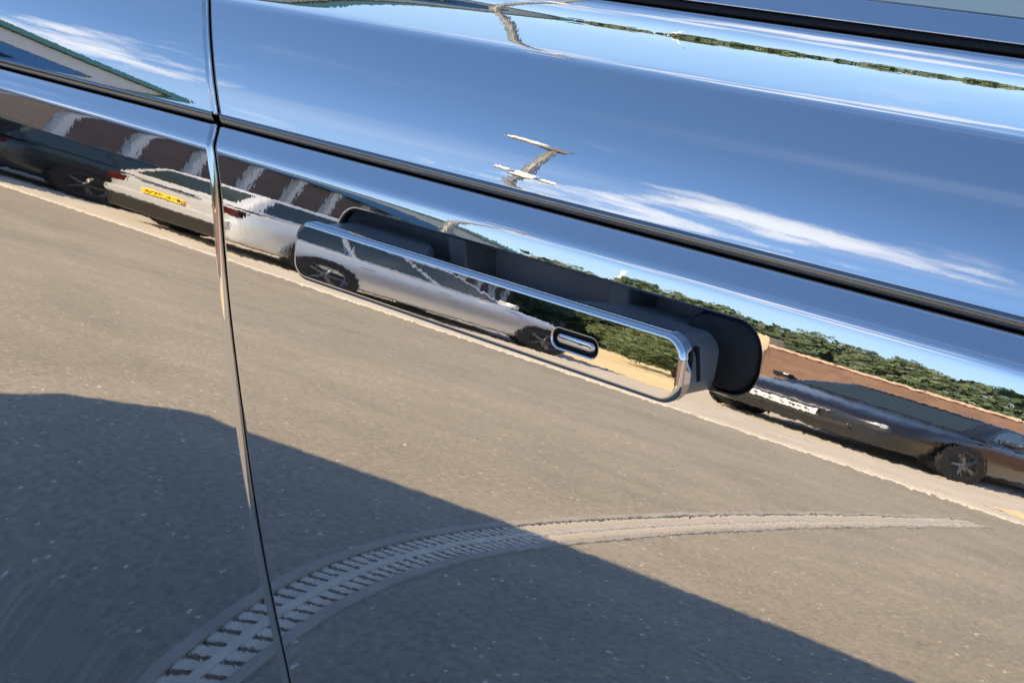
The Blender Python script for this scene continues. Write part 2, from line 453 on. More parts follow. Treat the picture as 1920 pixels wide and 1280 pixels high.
rq = car_part(panel('rear_quarter_panel', lambda z: -2.34 + 0 * z, lambda z: -1.064 + 0 * z, [k / 60 for k in range(1, 60)], M_PAINT, None, taper=tap_r, cut=arch(-1.5)))

def extrude_x(name, sect, xa, xb, mat, parent, n=2, closed=False, smooth=True):
    """a section [(y, z)] carried along x; xa and xb are functions of z"""
    V, F = [], []; m = len(sect)
    for k in range(n):
        t = k / (n - 1)
        for (y, z) in sect:
            a, b = xa(z), xb(z); V.append((a + (b - a) * t, y, z))
    for k in range(n - 1):
        for i in range(m if closed else m - 1):
            a, b = k * m + i, k * m + (i + 1) % m
            F.append((a, b, b + m, a + m))
    if closed: F += [tuple(range(m))[::-1], tuple(range((n - 1) * m, n * m))]
    return car_part(link(name, mesh(name, V, F, smooth), mat), parent)
# trim strip lying in the groove
gy = float(np.interp(1.0292, zg, yg))
tsect = [(gy + .0075, 1.0252)] + [(gy + .0032 - .0030 * math.cos(a * math.pi / 2) , 1.0292 + .0036 * math.sin(a * math.pi / 2)) for a in [k / 5 - 1 for k in range(11)]] + [(gy + .0075, 1.0332)]
sxz = lambda z: float(seam_x(z))
extrude_x('trim_strip', tsect, lambda z: sxz(z) + .0035, lambda z: 0.978, M_STRIP, fdoor)
extrude_x('trim_strip', tsect, lambda z: -1.058, lambda z: sxz(z) - .0035, M_STRIP, rdoor)
# rubber seal, waist trim, side glass
ty, tz = upp[-9][0], upp[-9][1]
YT, ZT = float(upp[-9][0]), float(upp[-9][1])
seal = [(YT + .014, ZT - .0005)] + [(YT + .0065 - .0035 * math.cos(R_(a)), ZT + .0028 + .0020 * math.sin(R_(a))) for a in range(-90, 91, 15)] + [(YT + .014, ZT + .0048)]
extrude_x('window_seal', seal, lambda z: sxz(z) + .004, lambda z: 1.50, M_RUBBER, fdoor)
extrude_x('window_seal', seal, lambda z: -1.06, lambda z: sxz(z) - .004, M_RUBBER, rdoor)
wt = [(YT + .012, ZT + .0052), (YT + .0045, ZT + .0052)]
y_, z_ = YT + .0040, ZT + .0055
for k in range(24):
    t = R_(37 + 2.0 * k / 24); y_ += math.sin(t) * .0004; z_ += math.cos(t) * .0004; wt.append((y_, z_))
for k in range(8):
    t = R_(40 + 75 * (k + .5) / 8); y_ += math.sin(t) * .0002; z_ += math.cos(t) * .0002; wt.append((y_, z_))
wt.append((y_ + .006, z_ - .002))
extrude_x('waist_trim', wt, lambda z: sxz(z) + .004, lambda z: 1.50, M_PAINT, fdoor)
extrude_x('waist_trim', wt, lambda z: -1.06, lambda z: sxz(z) - .004, M_PAINT, rdoor)
GY, GZ = y_ + .0035, z_ - .0015
ROOF = [(-2.33, .45, 1.14), (-2.29, .48, 1.34), (-2.17, .46, 1.515), (-2.03, .44, 1.58), (-1.45, .37, 1.70), (-.8, .30, 1.765), (-.3, .28, 1.775), (.4, .29, 1.76), (.78, .34, 1.71), (1.15, .24, 1.45), (1.56, .14, 1.12)]
rx = [p[0] for p in ROOF]
def roof_y(x): return float(np.interp(x, rx, [p[1] for p in ROOF]))
def roof_z(x): return float(np.interp(x, rx, [p[2] for p in ROOF]))
def side_window(name, x0, x1, t0, t1, parent, mirror=False):
    """glass between belt x0..x1 and roof edge t0..t1, barrelled"""
    V, F = [], []; nu, nv = 14, 14
    for i in range(nv + 1):
        f = i / nv
        for j in range(nu + 1):
            a = x0 + (x1 - x0) * j / nu; b = t0 + (t1 - t0) * j / nu
            x = a + (b - a) * f
            h = (roof_z(b) - .035 - GZ); yt = roof_y(b) + .012
            g = math.tan(R_(12.3)) * h; k = (yt - GY) - g
            V.append((x, GY + g * f + k * f * f, GZ + h * f))
    for i in range(nv):
        for j in range(nu):
            a = i * (nu + 1) + j; F.append((a, a + 1, a + nu + 2, a + nu + 1))
    if mirror: V = [(x, 2 - y, z) for x, y, z in V]
    return car_part(link(name, mesh(name, V, F, True), M_GLASS), parent)
side_window('side_window', -0.33, 1.50, -0.31, 0.80, fdoor)
side_window('side_window', -1.15, -0.43, -1.12, -0.38, rdoor)
side_window('quarter_window', -2.04, -1.23, -1.96, -1.20, rq)
for a in ((-0.33, 1.50, -0.31, 0.80), (-1.15, -0.43, -1.12, -0.38), (-2.04, -1.23, -1.96, -1.20)):
    side_window('side_window', *a, CAR, True)
# roof shell with its edge rails, pillars
def shell(name, stations, mat, th=.03, n=12, crown=.06):
    V, F = [], []; m = n + 1
    for sgn in (0, 1):
        for (x, y, z) in stations:
            for k in range(m):
                f = k / n; yy = y + (2 - 2 * y) * f
                V.append((x, yy, z + crown * (1 - (2 * f - 1) ** 2) ** .8 - th * sgn))
    ns = len(stations); o = ns * m
    for i in range(ns - 1):
        for k in range(n):
            a = i * m + k; F.append((a, a + 1, a + m + 1, a + m)); F.append((o + a, o + a + m, o + a + m + 1, o + a + 1))
        F.append((i * m, (i + 1) * m, o + (i + 1) * m, o + i * m)); F.append((i * m + n, o + i * m + n, o + (i + 1) * m + n, (i + 1) * m + n))
    F.append(tuple(list(range(m)) + list(range(o, o + m))[::-1])); F.append(tuple(list(range((ns - 1) * m, ns * m))[::-1] + list(range(o + (ns - 1) * m, o + ns * m))))
    return car_part(link(name, mesh(name, V, F, True), mat))
xs_r = [-2.33, -2.31, -2.29, -2.24, -2.17, -2.1, -2.03, -1.8, -1.45, -1.1, -.8, -.3, .1, .4, .62, .78]
shell('roof', [(x, roof_y(x), roof_z(x)) for x in xs_r], M_PAINT)
shell('windscreen', [(x, roof_y(x) + .02, roof_z(x) - .01) for x in (.80, 1.0, 1.15, 1.35, 1.54)], M_GLASS, .012, crown=.05)
shell('rear_window', [(x - .012, roof_y(x) + .08, roof_z(x) + .006) for x in (-2.32, -2.29, -2.2)], M_GLASS, .012, crown=.02)
for mir in (0, 1):
    for (xb, xt) in ((-0.38, -0.345), (-1.19, -1.16), (-2.12, -2.02)):
        mb = MB()
        pts = []
        for i in range(9):
            f = i / 8; x = xb + (xt - xb) * f; h = roof_z(xt) - .02 - GZ; g = math.tan(R_(11)) * h
            pts.append((x, GY + .012 + g * f + ((roof_y(xt) + .012 - GY) - g) * f * f, GZ + h * f))
        w = .09 if xb < -2 else .045
        V, F = [], []
        for (x, y, z) in pts:
            for dx, dy in ((-w, -.010), (w, -.010), (w, .05), (-w, .05)): V.append((x + dx, (2 - y - dy) if mir else y + dy, z))
        for i in range(8):
            for k in range(4): F.append((i * 4 + k, i * 4 + (k + 1) % 4, i * 4 + 4 + (k + 1) % 4, i * 4 + 4 + k))
        car_part(link('pillar', mesh('pillar', V, F), M_TRIM))
    mb = MB(); pts = [(x, (2 - roof_y(x) - .01) if mir else roof_y(x) + .01, roof_z(x) - .005) for x in (.74, .95, 1.15, 1.35, 1.57)]
    mb.tube(pts, .04, 8); car_part(mb.obj('windscreen_pillar', M_PAINT, smooth=True))
# bonnet, front and rear ends, far side, underbody
def grid_obj(name, fn, nu, nv, mat, smooth=True):
    V = [fn(i / nu, j / nv) for j in range(nv + 1) for i in range(nu + 1)]
    F = [(j * (nu + 1) + i, j * (nu + 1) + i + 1, (j + 1) * (nu + 1) + i + 1, (j + 1) * (nu + 1) + i) for j in range(nv) for i in range(nu)]
    return car_part(link(name, mesh(name, V, F, smooth), mat))
def bonnet(u_, v_):
    x = 1.50 + .95 * u_; e = YT + .010 + float(tap_f(x)); y = e + (2 - 2 * e) * v_
    return (x, y, ZT + .006 - .10 * u_ ** 1.6 + .05 * (1 - (2 * v_ - 1) ** 2))
grid_obj('bonnet', bonnet, 20, 20, M_PAINT)
def far_side(u_, v_):
    x = -2.34 + 4.79 * u_; i = int(v_ * (len(PROF) - 1)); off = float(tap_f(x) + tap_r(x))
    return (x, 2 - PY[i] - off, PZ[i])
grid_obj('far_body_side', far_side, 40, 60, M_PAINT)
def front_end(u_, v_):
    b = abs(2 * u_ - 1); return (2.45 + .10 * (1 - b ** 3) * (1 - .5 * (2 * v_ - 1) ** 2), .29 + 1.42 * u_, .38 + .66 * v_)
grid_obj('front_bumper', front_end, 16, 12, M_PAINT)
def rear_end(u_, v_):
    b = abs(2 * u_ - 1); return (-2.34 - .08 * (1 - b ** 3) * (1 - .5 * (2 * v_ - 1) ** 2), .36 + 1.28 * u_, .38 + .74 * v_)
grid_obj('tailgate', rear_end, 16, 12, M_PAINT)
for s_ in (0, 1):
    y0 = .34 if s_ == 0 else 1.36
    car_part(MB().box((2.47, y0, .84), (2.56, y0 + .30, .93)).obj('headlight', M_LAMP, bevel=.02))
    y0 = .40 if s_ == 0 else 1.46
    car_part(MB().box((-2.41, y0, .75), (-2.36, y0 + .14, 1.06)).obj('tail_light', M_RED, bevel=.02))
car_part(MB().box((2.50, .72, .70), (2.585, 1.28, .90)).obj('grille', M_TRIM, bevel=.02))
car_part(MB().box((-2.25, .16, .30), (2.35, 1.84, 1.02)).obj('light_block_core', M_DARK, bevel=.05))  # unseen dark box added inside the body to block light through the car
car_part(MB().box((-2.30, .14, 1.00), (1.45, 1.86, 1.10)).obj('core_top_slab', M_DARK, bevel=.03))  # added dark slab across the whole cabin, tops the light-blocking box
for ax in (1.52, -1.5):
    for side in (0, 1):
        yy = 2 - .02 if side else .02 + (.02 if ax > 0 else .0)
        d = -1 if side else 1
        mb = MB(); pts = [(ax + .45 * math.cos(R_(a)), yy, .39 + .45 * math.sin(R_(a))) for a in range(-8, 189, 7)]
        mb.tube(pts, .022, 8); car_part(mb.obj('wheel_arch', M_TRIM, smooth=True))
        w = MB().lathe([(.30, .02 * d), (.36, .0), (.385, .03 * d), (.39, .12 * d), (.385, .22 * d), (.36, .25 * d), (.30, .24 * d)], 'y', (ax, yy, .39), 36)
        wo_ = car_part(w.obj('wheel', M_TYRE, smooth=True))
        rm = MB().lathe([(.30, .03 * d), (.285, .02 * d), (.27, .05 * d), (.27, .12 * d), (.0, .13 * d)], 'y', (ax, yy, .39), 36)
        car_part(rm.obj('rim', M_TRIM, smooth=True), wo_)
        for k in range(10):
            a = 2 * math.pi * k / 10
            sp = MB().tube([(ax + .05 * math.cos(a), yy + .04 * d, .39 + .05 * math.sin(a)), (ax + .28 * math.cos(a), yy + .03 * d, .39 + .28 * math.sin(a))], [.03, .016], 6)
            car_part(sp.obj('spoke', M_RIM), wo_)

# ------------------------------------------------------------------ recess and door handle
edge = [Vector(p) for p in HOLE['edge']]
nE = len(edge)
V = [tuple(p) for p in edge]; F = []
cen = Vector((-0.002, 0, .9914))
prev = list(range(nE))
for (dep, sc) in ((.004, 1.0), (.010, .995), (.022, .975), (.029, .93)):
    cur = []
    for p in edge:
        q = cen + (p - cen) * sc; cur.append(len(V)); V.append((q.x, p.y + dep, q.z))
    for k in range(nE): F.append((prev[k], prev[(k + 1) % nE], cur[(k + 1) % nE], cur[k]))
    prev = cur
c0 = len(V); V.append((cen.x, .031, cen.z))
for k in range(nE): F.append((prev[k], prev[(k + 1) % nE], c0))
lining = car_part(link('recess_lining', mesh('recess_lining', V, F, True), M_LINING), fdoor)
def rbox(name, a, b, r, mat, parent, seg=4):
    return car_part(MB().box(a, b).obj(name, mat, smooth=False, bevel=r, seg=seg), parent)
# black cap filling the front end of the recess
cap_o, cap_d = rounded_rect(0.0905, 0.1308, 0.9772, 1.0058, 0.0125, 9, 4)
Vc, Fc = [], []
for (sc, dy) in ((1.0, .030), (1.0, .004), (.985, .0015), (.94, -.0008), (.86, -.0016)):
    for (x, z) in cap_o:
        xx = .1107 + (x - .1107) * sc; zz = .9915 + (z - .9915) * sc
        Vc.append((xx, surf_y(z) + dy, zz))
m_ = len(cap_o)
for i in range(4):
    for k in range(m_): Fc.append((i * m_ + k, i * m_ + (k + 1) % m_, (i + 1) * m_ + (k + 1) % m_, (i + 1) * m_ + k))
Fc.append(tuple(range(4 * m_, 5 * m_)))
car_part(link('recess_end_cap', mesh('recess_end_cap', Vc, Fc, True), M_RUBBER), fdoor)
rbox('recess_bracket', (.040, .012, .975), (.052, .040, 1.004), .0015, M_PLASTIC, fdoor)
rbox('recess_bracket', (-.062, .010, .975), (-.050, .040, 1.004), .0015, M_PLASTIC, fdoor)

# handle frame: u along x, v up the face, w out of the face
HT = R_(15.7)
HC = Vector((-0.0115, -0.0292, 0.9940))
HU, HV, HW = Vector((1, 0, 0)), Vector((0, math.sin(HT), math.cos(HT))), Vector((0, -math.cos(HT), math.sin(HT)))
HA, HB, HR = .1245, .0152, .0105
RV, RU = .42, 30.0
def hp(a, b, c): return HC + HU * a + HV * b + HW * c
def hz(a, b): return -b * b / (2 * RV) - a * a / (2 * RU)
def hn(a, b): return (HW + HV * (b / RV) + HU * (a / RU)).normalized()
BU, BV, BHU, BHV = .0668, -.0016, .0138, .0050
def fill(outer, holes, step, off):
    pts = [Vector(p) for p in outer]; ed = [(k, (k + 1) % len(outer)) for k in range(len(outer))]
    rings = [list(range(len(outer)))]
    for h in holes:
        o = len(pts); pts += [Vector(p) for p in h]; ed += [(o + k, o + (k + 1) % len(h)) for k in range(len(h))]; rings.append(list(range(o, o + len(h))))
    def inside(poly, p):
        c = False
        for k in range(len(poly)):
            a, b = poly[k], poly[(k + 1) % len(poly)]
            if (a[1] > p[1]) != (b[1] > p[1]) and p[0] < (b[0] - a[0]) * (p[1] - a[1]) / (b[1] - a[1]) + a[0]: c = not c
        return c
    xs = [p[0] for p in outer]; zs = [p[1] for p in outer]
    def near(poly, p): return any((q[0] - p[0]) ** 2 + (q[1] - p[1]) ** 2 < (off) ** 2 for q in poly)
    x = min(xs) + step
    while x < max(xs):
        z = min(zs) + step * .5
        while z < max(zs):
            p = (x, z)
            if inside(outer, p) and not near(outer, p) and not any(inside(h, p) or near(h, p) for h in holes): pts.append(Vector(p))
            z += step * .5
        x += step
    vo, eo, fo, ov, _, _ = delaunay_2d_cdt(pts, ed, [], 0, 1e-8)
    inv = {}
    for k, l in enumerate(ov):
        for q in l: inv[q] = k
    fs = []
    for f in fo:
        c = (sum(vo[q][0] for q in f) / len(f), sum(vo[q][1] for q in f) / len(f))
        if inside(outer, c) and not any(inside(h, c) for h in holes): fs.append(tuple(f))
    return vo, fs, [[inv[q] for q in r] for r in rings]
HPARTS = []
def handle_part(o, parent=None):
    HPARTS.append(o); return o
eb = .0026
fo_, fd_ = rounded_rect(-HA + eb, HA - eb, -HB + eb, HB - eb, HR - eb, 9, 40)
def oval(a, b, n=28):
    r = b; P = []
    for k in range(n):
        t = 2 * math.pi * k / n; cx = a - r if math.cos(t) >= 0 else -(a - r)
        P.append((BU + cx + r * math.cos(t), BV + r * math.sin(t)))
    return P
ov_ = oval(BHU, BHV)
vo, fs, rings = fill(fo_, [ov_], .004, .0012)
V = [tuple(hp(p[0], p[1], hz(p[0], p[1]))) for p in vo]; Nn = [tuple(hn(p[0], p[1])) for p in vo]; F = list(fs)
prev = rings[0]
for ph, dep in [(18, 0), (36, 0), (54, 0), (72, 0), (90, 0), (90, .0042)]:
    cur = []; f_ = R_(min(ph, 90))
    for q, (a, b) in enumerate(fo_):
        dx, dz = -fd_[q][0], -fd_[q][1]
        n0 = hn(a, b); m3 = (HU * dx + HV * dz); rr = eb if ph <= 90 else eb - .0012
        p = hp(a, b, hz(a, b)) + m3 * (rr * math.sin(f_)) - n0 * (eb * (1 - math.cos(f_)) + dep)
        cur.append(len(V)); V.append(tuple(p)); Nn.append(tuple((n0 * math.cos(f_) + m3 * math.sin(f_)).normalized()))
    for q in range(len(fo_)): F.append((prev[q], cur[q], cur[(q + 1) % len(fo_)], prev[(q + 1) % len(fo_)]))
    prev = cur
prev = rings[1]
for ph, dep in [(30, 0), (60, 0), (90, 0), (90, .0025)]:
    cur = []; f_ = R_(ph)
    for q, (a, b) in enumerate(ov_):
        cxx = BU + max(-(BHU - BHV), min(BHU - BHV, a - BU)); m3 = (HU * (cxx - a) + HV * (BV - b)).normalized(); n0 = hn(a, b)
        p = hp(a, b, hz(a, b)) + m3 * (.0009 * math.sin(f_)) - n0 * (.0009 * (1 - math.cos(f_)) + dep)
        cur.append(len(V)); V.append(tuple(p)); Nn.append(tuple((n0 * math.cos(f_) + m3 * math.sin(f_)).normalized()))
    for q in range(len(ov_)): F.append((prev[q], prev[(q + 1) % len(ov_)], cur[(q + 1) % len(ov_)], cur[q]))
    prev = cur
me = mesh('handle_cover', V, F, True, Nn)
cover = handle_part(link('handle_cover', me, M_PAINT))
tag(cover, 'mirror-glossy outer cover of the door handle')
# button in the slot: dark gap, raised glossy pad
V, F = [], []
pad = [(1.0, -.0030), (1.0, -.0012), (.93, -.0004), (.80, 0.0002), (.55, .0004)]
po = oval(BHU - .0028, BHV - .0026)
for (sc, w) in pad:
    for (a, b) in po: V.append(tuple(hp(BU + (a - BU) * (1 - (1 - sc) * .35), BV + (b - BV) * sc, hz(a, b) + w - .0006)))
m_ = len(po)
for i in range(len(pad) - 1):
    for k in range(m_): F.append((i * m_ + k, i * m_ + (k + 1) % m_, (i + 1) * m_ + (k + 1) % m_, (i + 1) * m_ + k))
F.append(tuple(range((len(pad) - 1) * m_, len(pad) * m_)))
handle_part(link('lock_button', mesh('lock_button', V, F, True), M_PAINT), cover)
V = [tuple(hp(a, b, hz(a, b) - .0030)) for a, b in oval(BHU, BHV)]
handle_part(link('button_well', mesh('button_well', V, [tuple(range(len(V)))]), M_RUBBER), cover)
# matt body behind the cover: deep at both ends, thin in the middle for the fingers
def depth(a):
    l = 1 / (1 + math.exp((a + .050) / .006)); r = 1 / (1 + math.exp(-(a - .062) / .006))
    return .0100 + .032 * l + .034 * r
V, F = [], []
na = 120
for i in range(na + 1):
    a = (HA - .0012) * math.sin(math.pi * (i / na - .5))
    e = min(1.0, math.sqrt(max(0.0, 1 - max(0.0, (abs(a) - (HA - HR)) / (HR - .0012)) ** 2)))
    hb = (HB - HR) + (HR - .0012) * e
    d = depth(a); ring = []
    h2 = hb - .0008
    for (b, w) in ((-hb, -.0030), (-h2, -.0045), (-h2, -d + .003), (-h2 + .003, -d), (h2 - .003, -d), (h2, -d + .003), (h2, -.0045), (hb, -.0030)):
        ring.append(tuple(hp(a, b, hz(a, b) + w)))
    V += ring
for i in range(na):
    for k in range(8): F.append((i * 8 + k, i * 8 + (k + 1) % 8, i * 8 + 8 + (k + 1) % 8, i * 8 + 8 + k))
F += [tuple(range(8)), tuple(range(na * 8, na * 8 + 8))[::-1]]
bm = bmesh.new(); me = mesh('door_handle', V, F, True); bm.from_mesh(me); bmesh.ops.recalc_face_normals(bm, faces=bm.faces); bm.to_mesh(me); bm.free()
HANDLE = car_part(link('door_handle', me, M_PLASTIC))
tag(HANDLE, 'pulled-out door handle with a glossy cover and matt dark body')
b_ = HANDLE.modifiers.new('edges', 'EDGE_SPLIT'); b_.split_angle = R_(40)
# recessed rib on the end face of the handle
handle_part(MB().box((HC.x + HA - .0030, -.0175, .9850), (HC.x + HA - .0005, -.0155, 1.0010)).obj('end_rib', M_RUBBER, bevel=.0004))
for o in HPARTS: o.parent = HANDLE
# ------------------------------------------------------------------ ground
def asphalt_material():
    m = bpy.data.materials.new('worn_asphalt'); m.use_nodes = True
    N, L = m.node_tree.nodes, m.node_tree.links; b = N['Principled BSDF']
    t = N.new('ShaderNodeTexCoord')
    def noise(sc, det, ro=.6):
        n = N.new('ShaderNodeTexNoise'); n.inputs['Scale'].default_value = sc; n.inputs['Detail'].default_value = det; n.inputs['Roughness'].default_value = ro
        L.new(t.outputs['Object'], n.inputs['Vector']); return n
    big, fine = noise(.9, 4), noise(55, 4, .75)
    vo_ = N.new('ShaderNodeTexVoronoi'); vo_.inputs['Scale'].default_value = 85.0; L.new(t.outputs['Object'], vo_.inputs['Vector'])
    r1 = N.new('ShaderNodeValToRGB'); L.new(fine.outputs[0], r1.inputs[0])
    e = r1.color_ramp.elements; e[0].position = .30; e[0].color = (.195, .172, .136, 1); e[1].position = .72; e[1].color = (.375, .332, .265, 1)
    sepc = N.new('ShaderNodeSeparateColor'); L.new(vo_.outputs['Color'], sepc.inputs[0])
    fl = N.new('ShaderNodeMath'); fl.operation = 'GREATER_THAN'; fl.inputs[1].default_value = .972; L.new(sepc.outputs[0], fl.inputs[0])
    nr = N.new('ShaderNodeMath'); nr.operation = 'LESS_THAN'; nr.inputs[1].default_value = .36; L.new(vo_.outputs['Distance'], nr.inputs[0])
    ml = N.new('ShaderNodeMath'); ml.operation = 'MULTIPLY'; L.new(fl.outputs[0], ml.inputs[0]); L.new(nr.outputs[0], ml.inputs[1])
    mx = N.new('ShaderNodeMix'); mx.data_type = 'RGBA'; L.new(ml.outputs[0], mx.inputs[0]); L.new(r1.outputs[0], mx.inputs[6]); mx.inputs[7].default_value = (.60, .55, .48, 1)
    mid = noise(4.5, 5, .65)
    bm_ = N.new('ShaderNodeMath'); bm_.operation = 'MULTIPLY_ADD'; bm_.inputs[1].default_value = .45; L.new(mid.outputs[0], bm_.inputs[0])
    bs_ = N.new('ShaderNodeMath'); bs_.operation = 'MULTIPLY'; bs_.inputs[1].default_value = .55; L.new(big.outputs[0], bs_.inputs[0]); L.new(bs_.outputs[0], bm_.inputs[2])
    mr = N.new('ShaderNodeMapRange'); L.new(bm_.outputs[0], mr.inputs[0]); mr.inputs[1].default_value = .36; mr.inputs[2].default_value = .64; mr.inputs[3].default_value = .82; mr.inputs[4].default_value = 1.12
    sc = N.new('ShaderNodeVectorMath'); sc.operation = 'SCALE'; L.new(mx.outputs[2], sc.inputs[0]); L.new(mr.outputs[0], sc.inputs['Scale'])
    L.new(sc.outputs[0], b.inputs['Base Color']); b.inputs['Roughness'].default_value = .85
    bp = N.new('ShaderNodeBump'); bp.inputs['Strength'].default_value = .6; bp.inputs['Distance'].default_value = .004
    L.new(fine.outputs[0], bp.inputs['Height']); L.new(bp.outputs[0], b.inputs['Normal'])
    return m
M_ASPH = asphalt_material()
M_BAY = material('pale_concrete', (.50, .45, .375), .85, var=.14, vscale=2.5, bump=.4, bscale=40)
M_KERB = material('kerb_concrete', (.58, .525, .44), .8, var=.10, vscale=6, bump=.3, bscale=60)
M_SAND = material('dry_sand', (.68, .54, .30), .95, var=.16, vscale=3, bump=.5, bscale=30, bdist=.01)
M_GRASS = material('dry_grass', (.10, .12, .035), .9, var=.3, vscale=2, bump=.8, bscale=12, bdist=.03)
def sheet(name, poly, z, mat):
    return tag(link(name, mesh(name, [(x, y, z) for x, y in poly], [tuple(range(len(poly)))]), mat), kind='structure')
sheet('ground', [(-300, -300), (300, -300), (300, 300), (-300, 300)], -.02, M_GRASS)
KY = lambda x: -5.3 - .2 * (x + 9.3)
hole_x0, hole_y0 = -1.094, -.20          # drain runs out from here
DV = Vector((-.178, -1.0)).normalized(); DN = Vector((-DV.y, DV.x))
DW, DL = .070, 5.55
dp = lambda s, n: (hole_x0 + DV.x * s + DN.x * n, hole_y0 + DV.y * s + DN.y * n)
# asphalt as four pieces round the drain slot, one mesh
q = [dp(0, -DW), dp(0, DW), dp(DL, DW), dp(DL, -DW)]
P = [(-30, 40), (40, 40), (40, KY(40)), (-30, KY(-30))]
V = [(x, y, 0) for x, y in P + q]
vo, eo, fo, ov, _, _ = delaunay_2d_cdt([Vector(p[:2]) for p in V], [(0, 1), (1, 2), (2, 3), (3, 0), (4, 5), (5, 6), (6, 7), (7, 4)], [], 0, 1e-6)
F = []
for f in fo:
    c = sum((vo[k] for k in f), Vector((0, 0))) / len(f) - Vector((hole_x0, hole_y0))
    if 0 < c.dot(DV) < DL and abs(c.dot(DN)) < DW: continue
    F.append(tuple(f))
tag(link('car_park_asphalt', mesh('car_park_asphalt', [(p[0], p[1], 0) for p in vo], F), M_ASPH), kind='structure')
sheet('parking_bays', [(-30, KY(-30) - .19), (40, KY(40) - .19), (40, -16), (-30, -16)], 0.0, M_BAY)
sheet('sand_verge', [(-7.3, -11.3), (-10.4, -12.4), (-26, -31), (-18, -32), (-10.7, -17.2), (-7.2, -16)], .006, M_SAND)
sheet('sand_verge', [(-2.75, -7.35), (-2.0, -7.0), (2.5, -8.1), (2.5, -16), (-2.5, -16), (-2.6, -10)], .006, M_SAND)
kerb = empty('kerb', (0, 0, 0)); tag(kerb, kind='structure')
ang = math.atan2(-.2, 1.0)
kmb = MB().box((-.455, -.10, -.02), (.455, .10, .012)); kme = kmb.mesh('kerb_stone'); kme.materials.append(M_KERB)
for k in range(44):
    x = -26 + .915 * math.cos(ang) * k
    o = link('kerb_stone', kme, None, kerb); o.location = (x, KY(x) - .10, random.Random(k).uniform(-.002, .003)); o.rotation_euler = (0, 0, ang)
    if k == 0:
        b = o.modifiers.new('bevel', 'BEVEL'); b.width = .008; b.segments = 2
tag(kerb, 'row of pale concrete kerb stones edging the parking bays')

# ------------------------------------------------------------------ drain
M_IRON = material('cast_iron', (.52, .46, .38), .45, .2, var=.2, vscale=18, bump=.3, bscale=120)
M_IRON2 = material('drain_concrete', (.33, .30, .26), .8, var=.15, vscale=9, bump=.3, bscale=80)
DR = empty('drain_channel', (hole_x0, hole_y0, 0), math.atan2(DV.y, DV.x), 'long slotted iron drain channel crossing the asphalt beside the car', 'drain')
for s_ in (-1, 1):
    MB().box((0, s_ * .0605 - .0115, -.10), (DL, s_ * .0605 + .0115, .005)).obj('edge_rail', M_IRON2, DR, bevel=.003)
MB().box((0.012, -.010, -.05), (DL - .01, .010, .001)).obj('centre_rib', M_IRON, DR, bevel=.002)
MB().box((0, -.049, -.10), (DL, .049, -.085)).obj('channel_floor', M_DARK, DR)
MB().box((-.015, -.069, -.10), (0.0, .069, .004)).obj('end_rail', M_IRON2, DR, bevel=.002)
bars = MB().box((-.0100, -.0200, -.02), (.0100, .0200, 0)).mesh('grate_bar'); bars.materials.append(M_IRON)
pitch = .030
far_bars = MB()
for k in range(int(DL / pitch) - 1):
    for s_ in (-1, 1):
        x, y = .03 + pitch * k + (.010 if s_ > 0 else 0), s_ * .0285
        if k < 150:
            o = link('grate_bar', bars, None, DR); o.location = (x, y, -.001); o.rotation_euler = (0, 0, R_(-14))
        else:
            far_bars.box((x - .0100, y - .0200, -.021), (x + .0100, y + .0200, -.001))
tag(far_bars.obj('grate_bars', M_IRON, DR), kind='stuff')

